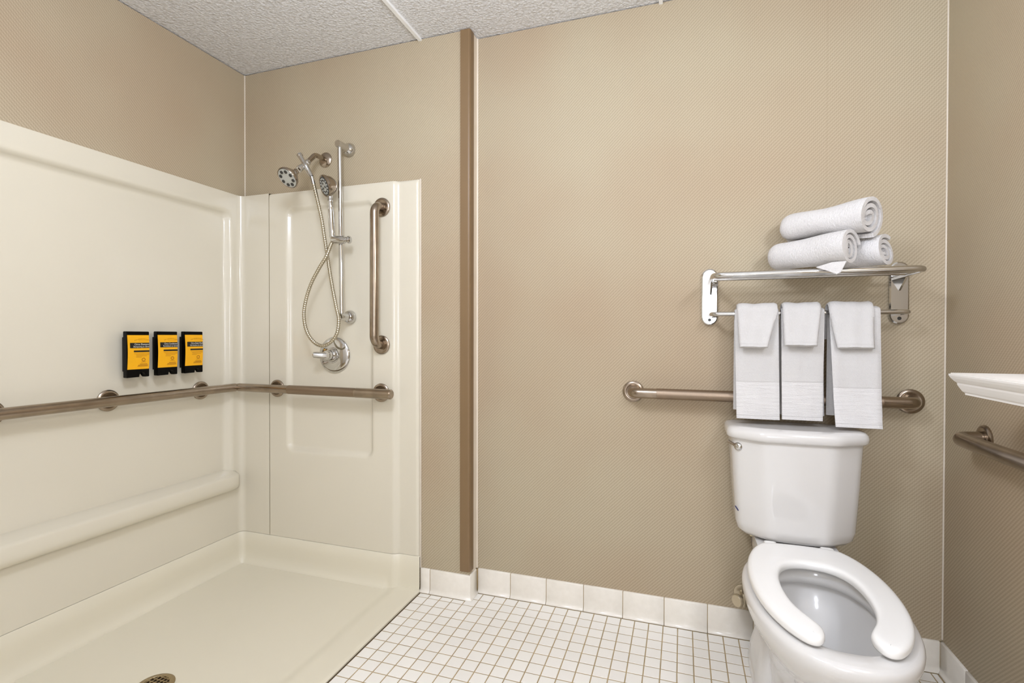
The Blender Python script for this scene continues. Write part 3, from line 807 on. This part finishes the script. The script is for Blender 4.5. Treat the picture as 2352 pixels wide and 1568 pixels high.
# ------------------------------------------------------------------ rolled towels on the rack shelf
def rolled(A, B, R0, label, seed, turns=3.6, squash=0.93, phase=0.0, flare=0.05):
    A = Vector(A); B = Vector(B); ax = (B-A); L_ = ax.length; ax.normalize()
    side = ax.cross(Vector((0, 0, 1))).normalized(); upv = side.cross(ax)
    rnd = random.Random(seed); ph = [rnd.uniform(0, 6.28) for _ in range(3)]
    t = thing('rolled_towel', (A+B)/2-Vector((0, 0, R0)), label, 'towel', 'rolled towels on the rack shelf')
    nth = int(turns*30); nl = 26; th = R0/(turns+0.7)*0.42
    v = []; uv = []
    rows = []
    for layer in (0, 1):
        for i in range(nth+1):
            q = i/nth; ang = phase+turns*2*PI*(1-q); base = R0-th-(R0*0.86)*q
            # the loose outer end lies flat on the roll
            for j in range(nl):
                s = j/(nl-1); tt = s
                dome = math.sqrt(max(0.0, 1-((0.16-tt)/0.16)**2)) if tt < 0.16 else 1.0
                dome = 0.42+0.58*dome
                fl = 1+flare*sst(0.45, 1.0, tt)
                r_ = base*dome*fl + (th if layer == 0 else -th)*min(1, dome+0.1)
                r_ += 0.0016*math.sin(3*ang+ph[0]+4*tt)*q*0+0.0013*math.sin(2*ang+9*tt+ph[1])
                pull = 0.012*q*sst(0.75, 1, tt) + 0.006*math.sin(ang*1.0+ph[2])*sst(0.8, 1, tt)
                p = A+ax*(L_*tt - pull) + side*(math.cos(ang)*r_) + upv*(math.sin(ang)*r_*squash)
                v.append(p); uv.append((ang*0.05, tt*L_))
    n = nl; m = (nth+1)*nl; f = []
    for i in range(nth):
        for j in range(nl-1):
            a = i*n+j; f.append((a, a+1, a+n+1, a+n)); f.append((m+a, m+a+n, m+a+n+1, m+a+1))
        a = i*n; f.append((a, a+n, m+a+n, m+a)); a = i*n+nl-1; f.append((a, m+a, m+a+n, a+n))
    for j in range(nl-1):
        f.append((j, m+j, m+j+1, j+1)); a = nth*n+j; f.append((a, a+1, m+a+1, m+a))
    mk('roll', v, f, M['waffle'], t, uvs=uv, angle=65)
    # folded core closing the back end
    G().lathe([(0, 0.0), (R0*0.30, 0.0), (R0*0.42, 0.006), (R0*0.5, 0.03), (R0*0.2, 0.06), (0, 0.06)], A+ax*0.003, ax, 24).make('back_fold', M['waffle'], t)
    return t, side, upv, ax
t1, s1, u1, a1 = rolled((2.305, -0.066, 1.353), (2.490, -0.246, 1.355), 0.0540, 'rolled white towel at the front of the rack shelf with a loose corner', 1, 3.4, 0.97, 0.4, 0.13)
t2, s2, u2, a2 = rolled((2.440, -0.060, 1.348), (2.600, -0.186, 1.349), 0.0495, 'rolled white towel at the back of the rack shelf under the top roll', 2, 3.0, 0.97, 2.2, 0.13)
t3, s3, u3, a3 = rolled((2.336, -0.070, 1.452), (2.545, -0.236, 1.447), 0.0560, 'rolled white towel resting on top of the two other rolls', 3, 3.0, 0.95, 4.4, 0.22)
def flap(parent, pts, mat, th=0.004):
    v = []; P = [Vector(p) for p in pts]
    nrm = (P[1]-P[0]).cross(P[2]-P[0]).normalized()
    v = [p+nrm*th/2 for p in P]+[p-nrm*th/2 for p in P]; k = len(P)
    f = [tuple(range(k)), tuple(range(2*k-1, k-1, -1))]+[(i, (i+1) % k, k+(i+1) % k, k+i) for i in range(k)]
    o = mk('loose_corner', v, f, mat, parent, smooth=False); bevel(o, 0.0015, 2); return o
e1 = Vector((2.490, -0.246, 1.352))
flap(t1, [(2.400, -0.232, 1.300), (2.440, -0.244, 1.312), (2.474, -0.262, 1.312), (2.462, -0.252, 1.281), (2.452, -0.246, 1.275), (2.432, -0.238, 1.287)], M['waffle'])

# ------------------------------------------------------------------ toilet
TX = 2.358
to = thing('toilet', (TX, -0.35, 0), 'white two-piece toilet with open-front seat and no lid', 'toilet')
def egg(hw, yb, yf, z, n=56, cx=TX, pw=2.35, wide=0.44, bk=None):
    """outline: widest at fraction `wide` from the back"""
    ym = yb+(yf-yb)*wide; out = []
    for k in range(n):
        a = 2*PI*k/n; c, s = math.cos(a), math.sin(a)
        px = math.copysign(abs(c)**(2/pw), c)*hw
        ly = (yb-ym) if s > 0 else (ym-yf)
        py = ym+math.copysign(abs(s)**(2/(pw if s < 0 else (bk or pw))), s)*ly
        out.append(Vector((cx+px, py, z)))
    return out
# bowl with pedestal: outside from the foot up, over the rim, down inside
secs = [(0.104, -0.16, -0.60, 0.0), (0.104, -0.16, -0.60, 0.018), (0.096, -0.165, -0.592, 0.028), (0.091, -0.165, -0.585, 0.09), (0.094, -0.165, -0.60, 0.16),
        (0.112, -0.15, -0.645, 0.22), (0.134, -0.19, -0.71, 0.28), (0.158, -0.21, -0.765, 0.325), (0.174, -0.225, -0.80, 0.362), (0.181, -0.23, -0.816, 0.385), (0.183, -0.23, -0.82, 0.402), (0.180, -0.232, -0.817, 0.413), (0.172, -0.24, -0.808, 0.419)]
def dense(l, n=4):
    out = []
    for i in range(len(l)-1):
        p0, p1, p2, p3 = l[max(i-1, 0)], l[i], l[i+1], l[min(i+2, len(l)-1)]
        for k in range(n):
            t = k/n; out.append(tuple(0.5*(2*b+(c-a)*t+(2*a-5*b+4*c-d)*t*t+(3*b-a-3*c+d)*t**3) for a, b, c, d in zip(p0, p1, p2, p3)))
    return out+[l[-1]]
rings = [egg(*s_, n=120) for s_ in secs[:3]] + [egg(*s_, n=120) for s_ in dense(secs[3:])]
ins = [(0.130, -0.345, -0.765, 0.419), (0.122, -0.352, -0.757, 0.413), (0.120, -0.355, -0.754, 0.395), (0.122, -0.353, -0.756, 0.378), (0.136, -0.34, -0.766, 0.374),
       (0.134, -0.342, -0.764, 0.35), (0.118, -0.37, -0.74, 0.30), (0.094, -0.40, -0.69, 0.25), (0.072, -0.42, -0.62, 0.215), (0.05, -0.43, -0.58, 0.17), (0.03, -0.45, -0.54, 0.15)]
rings += [egg(*s_, n=120) for s_ in ins]
G().loft(rings).make('bowl', M['porcelain'], to, angle=70)
G().loft([egg(0.076, -0.416, -0.628, 0.221), egg(0.0765, -0.4155, -0.629, 0.2225)]).make('water', M['water'], to)
# shelf under the tank joining bowl and tank
def rrect(hx, y0, y1, z, r=0.03, cx=TX):
    p = [(cx-hx, y0), (cx-hx*0.3, y0), (cx+hx*0.3, y0), (cx+hx, y0), (cx+hx, (y0+y1)/2), (cx+hx, y1), (cx+hx*0.3, y1), (cx-hx*0.3, y1), (cx-hx, y1), (cx-hx, (y0+y1)/2)]
    return [Vector((a, b, z)) for a, b in chaikin(p, 2)]
G().loft([rrect(0.085, -0.30, -0.06, 0.20), rrect(0.10, -0.30, -0.045, 0.30), rrect(0.115, -0.30, -0.035, 0.38), rrect(0.115, -0.30, -0.035, 0.428)]).make('tank_shelf', M['porcelain'], to, angle=70)
# trapway bulge at the back of the foot
G().loft([rrect(0.130, -0.38, -0.09, 0.0), rrect(0.130, -0.38, -0.09, 0.03), rrect(0.124, -0.365, -0.095, 0.075), rrect(0.110, -0.34, -0.10, 0.12), rrect(0.085, -0.31, -0.11, 0.155), rrect(0.06, -0.29, -0.12, 0.17)]).make('trapway', M['porcelain'], to, angle=80)
# tank
def tank_ring(hw, yb, yf, chx, chy, z, it=2):
    # flat bowed front, straight chamfers, tight rounded corners
    p = [(-hw, yb), (-hw, yf+chy), (-hw+chx, yf+0.004), (0, yf), (hw-chx, yf+0.004), (hw, yf+chy), (hw, yb)]
    rr = [0.025, 0.030, 0.020, 0.05, 0.020, 0.030, 0.025]; out = []
    for i in range(len(p)):
        c = Vector(p[i]); a = (Vector(p[i-1])-c); b = (Vector(p[(i+1) % len(p)])-c)
        d0 = min(rr[i], a.length*0.45); d1 = min(rr[i], b.length*0.45); p0 = c+a.normalized()*d0; p2 = c+b.normalized()*d1
        for k in range(7):
            t = k/6; out.append(p0*(1-t)**2+c*2*t*(1-t)+p2*t*t)
    return [Vector((TX+q.x+0.003, q.y, z)) for q in out]
G().loft([tank_ring(0.130, -0.06, -0.195, 0.06, 0.05, 0.434), tank_ring(0.155, -0.04, -0.216, 0.08, 0.055, 0.437), tank_ring(0.168, -0.03, -0.224, 0.085, 0.06, 0.449),
          tank_ring(0.174, -0.027, -0.228, 0.088, 0.06, 0.475), tank_ring(0.182, -0.024, -0.232, 0.09, 0.06, 0.60), tank_ring(0.191, -0.022, -0.235, 0.092, 0.06, 0.757)]).make('tank', M['porcelain'], to, angle=60)
G().loft([tank_ring(0.190, -0.02, -0.234, 0.09, 0.06, 0.753), tank_ring(0.199, -0.016, -0.243, 0.094, 0.062, 0.755), tank_ring(0.2035, -0.014, -0.247, 0.096, 0.064, 0.760), tank_ring(0.2045, -0.013, -0.248, 0.096, 0.064, 0.772),
          tank_ring(0.202, -0.015, -0.246, 0.096, 0.064, 0.782), tank_ring(0.196, -0.02, -0.240, 0.095, 0.063, 0.789), tank_ring(0.182, -0.03, -0.226, 0.09, 0.06, 0.7925), tank_ring(0.15, -0.05, -0.20, 0.07, 0.05, 0.793)]).make('tank_lid', M['porcelain'], to, angle=60)
# flush lever on the chamfered corner
ln = Vector((-0.55, -0.83, 0)).normalized(); lc = Vector((2.192, -0.182, 0.727))
G().lathe([(0, -0.006), (0.0125, -0.006), (0.0145, 0.0), (0.0135, 0.006), (0.009, 0.010), (0.004, 0.0115), (0.003, 0.010), (0, 0.010)], lc, ln, 24).make('lever_knob', M['chrome'], to)
G().tube([lc+ln*0.004, lc+Vector((-0.018, 0.012, 0.006)), lc+Vector((-0.030, 0.022, 0.011))], [0.006, 0.0045, 0.0055], 12).make('flush_lever', M['nickel'], to)
G().tube([(2.1845, -0.158, 0.522), (2.1925, -0.173, 0.512)], 0.0016, 8).make('pen_mark', M['blueink'], to)
# seat: open-front ring
half_o = [(0.098, -0.238), (0.130, -0.285), (0.152, -0.345), (0.166, -0.42), (0.170, -0.50), (0.165, -0.58), (0.150, -0.655), (0.125, -0.718), (0.100, -0.756), (0.080, -0.773), (0.060, -0.772), (0.047, -0.752)]
half_i = [(0.044, -0.722), (0.055, -0.695), (0.078, -0.652), (0.092, -0.60), (0.097, -0.54), (0.095, -0.48), (0.082, -0.425), (0.056, -0.388), (0.02, -0.374)]
ol = half_o+half_i
full = ol + [(-x, y) for x, y in reversed(ol)]
full = chaikin(full, 2)
def seat_ring(off, z):
    out = []; n = len(full)
    for i in range(n):
        a = Vector(full[i-1]); b = Vector(full[(i+1) % n]); d = (b-a).normalized(); nn = Vector((d.y, -d.x))
        out.append(Vector((TX+full[i][0]-nn.x*off, full[i][1]-nn.y*off, z)))
    return out
# orientation: pick the sign that shrinks
def area2(r): return abs(sum(r[i].x*r[(i+1) % len(r)].y-r[(i+1) % len(r)].x*r[i].y for i in range(len(r))))
sg = 1 if area2(seat_ring(0.004, 0)) < area2(seat_ring(0, 0)) else -1
G().loft([seat_ring(sg*0.008, 0.4245), seat_ring(sg*0.002, 0.4255), seat_ring(0, 0.430), seat_ring(0, 0.438), seat_ring(sg*0.002, 0.4425), seat_ring(sg*0.006, 0.4455), seat_ring(sg*0.012, 0.4470), seat_ring(sg*0.02, 0.4475)], cap0=False, cap1=False).caps().make('seat', M['seat'], to, angle=60)
for s in (-1, 1):
    G().loft([rrect(0.019, -0.252, -0.218, 0.418, cx=TX+s*0.078), rrect(0.019, -0.252, -0.218, 0.437, cx=TX+s*0.078), rrect(0.016, -0.249, -0.221, 0.441, cx=TX+s*0.078)]).make('hinge', M['seat'], to, angle=50)
for sy in (-0.42,):
    for s in (-1, 1):
        G().lathe([(0, 0), (0.014, 0), (0.013, 0.012), (0.008, 0.019), (0, 0.021)], (TX+s*0.098, -0.22, 0.028), (0, 0, 1), 16).make('bolt_cap', M['porcelain'], to)

# water supply beside the toilet
ws = thing('water_supply', (2.205, 0, 0.165), 'small metal stop valve and hose on the wall left of the toilet', 'water supply')
G().lathe([(0, 0), (0.027, 0), (0.026, 0.004), (0.014, 0.008), (0, 0.008)], (2.222, -0.0005, 0.165), (0, -1, 0), 24).make('escutcheon', M['brass'], ws)
G().tube([(2.222, -0.006, 0.165), (2.222, -0.06, 0.165)], 0.009, 14).make('stub', M['brass'], ws)
G().lathe([(0, -0.02), (0.013, -0.02), (0.014, 0.0), (0.011, 0.022), (0, 0.022)], (2.222, -0.058, 0.165), (0, 0, 1), 16).make('valve_body', M['brass'], ws)
G().lathe([(0, 0), (0.012, 0), (0.022, 0.004), (0.023, 0.012), (0.02, 0.017), (0, 0.018)], (2.209, -0.068, 0.165), (-0.72, -0.7, 0), 10).make('valve_knob', M['brass'], ws)
G().tube(spline([(2.2245, -0.058, 0.182), (2.226, -0.062, 0.23), (2.258, -0.082, 0.29), (2.256, -0.085, 0.34), (2.247, -0.085, 0.385), (2.246, -0.085, 0.41)], 8), 0.006, 12).make('hose', M['braid'], ws)
G().lathe([(0, 0), (0.008, 0), (0.008, 0.012), (0.019, 0.016), (0.019, 0.03), (0.013, 0.036), (0, 0.036)], (2.246, -0.085, 0.402), (0, 0, 1), 18).make('coupling_nut', M['nut'], ws)

# ------------------------------------------------------------------ shelf on the right wall
shf = thing('wall_shelf', (XR, -0.9, 0.952), 'white crown-moulded ledge shelf on the right wall above a grab bar', 'shelf')
ST, SXE, SYE = 0.999, 2.626, -0.50
pr = [(0.0, ST), (0.0, ST-0.004), (0.003, ST-0.010), (0.008, ST-0.017), (0.012, ST-0.021), (0.012, ST-0.025), (0.015, ST-0.032), (0.019, ST-0.040), (0.023, ST-0.044), (0.023, ST-0.048)]
g = G(); rings = []
for ins_, z in pr:
    rings.append([Vector((SXE+ins_, SYE-ins_, z)), Vector((XR, SYE-ins_, z)), Vector((XR, -1.35+ins_, z)), Vector((SXE+ins_, -1.35+ins_, z))])
g.loft(rings)
g.make('moulding', M['white'], shf, smooth=False)
G().box((SXE+0.003, -1.347, ST-0.001), (XR, SYE-0.003, ST+0.0025)).make('shelf_top', M['white'], shf, smooth=False)
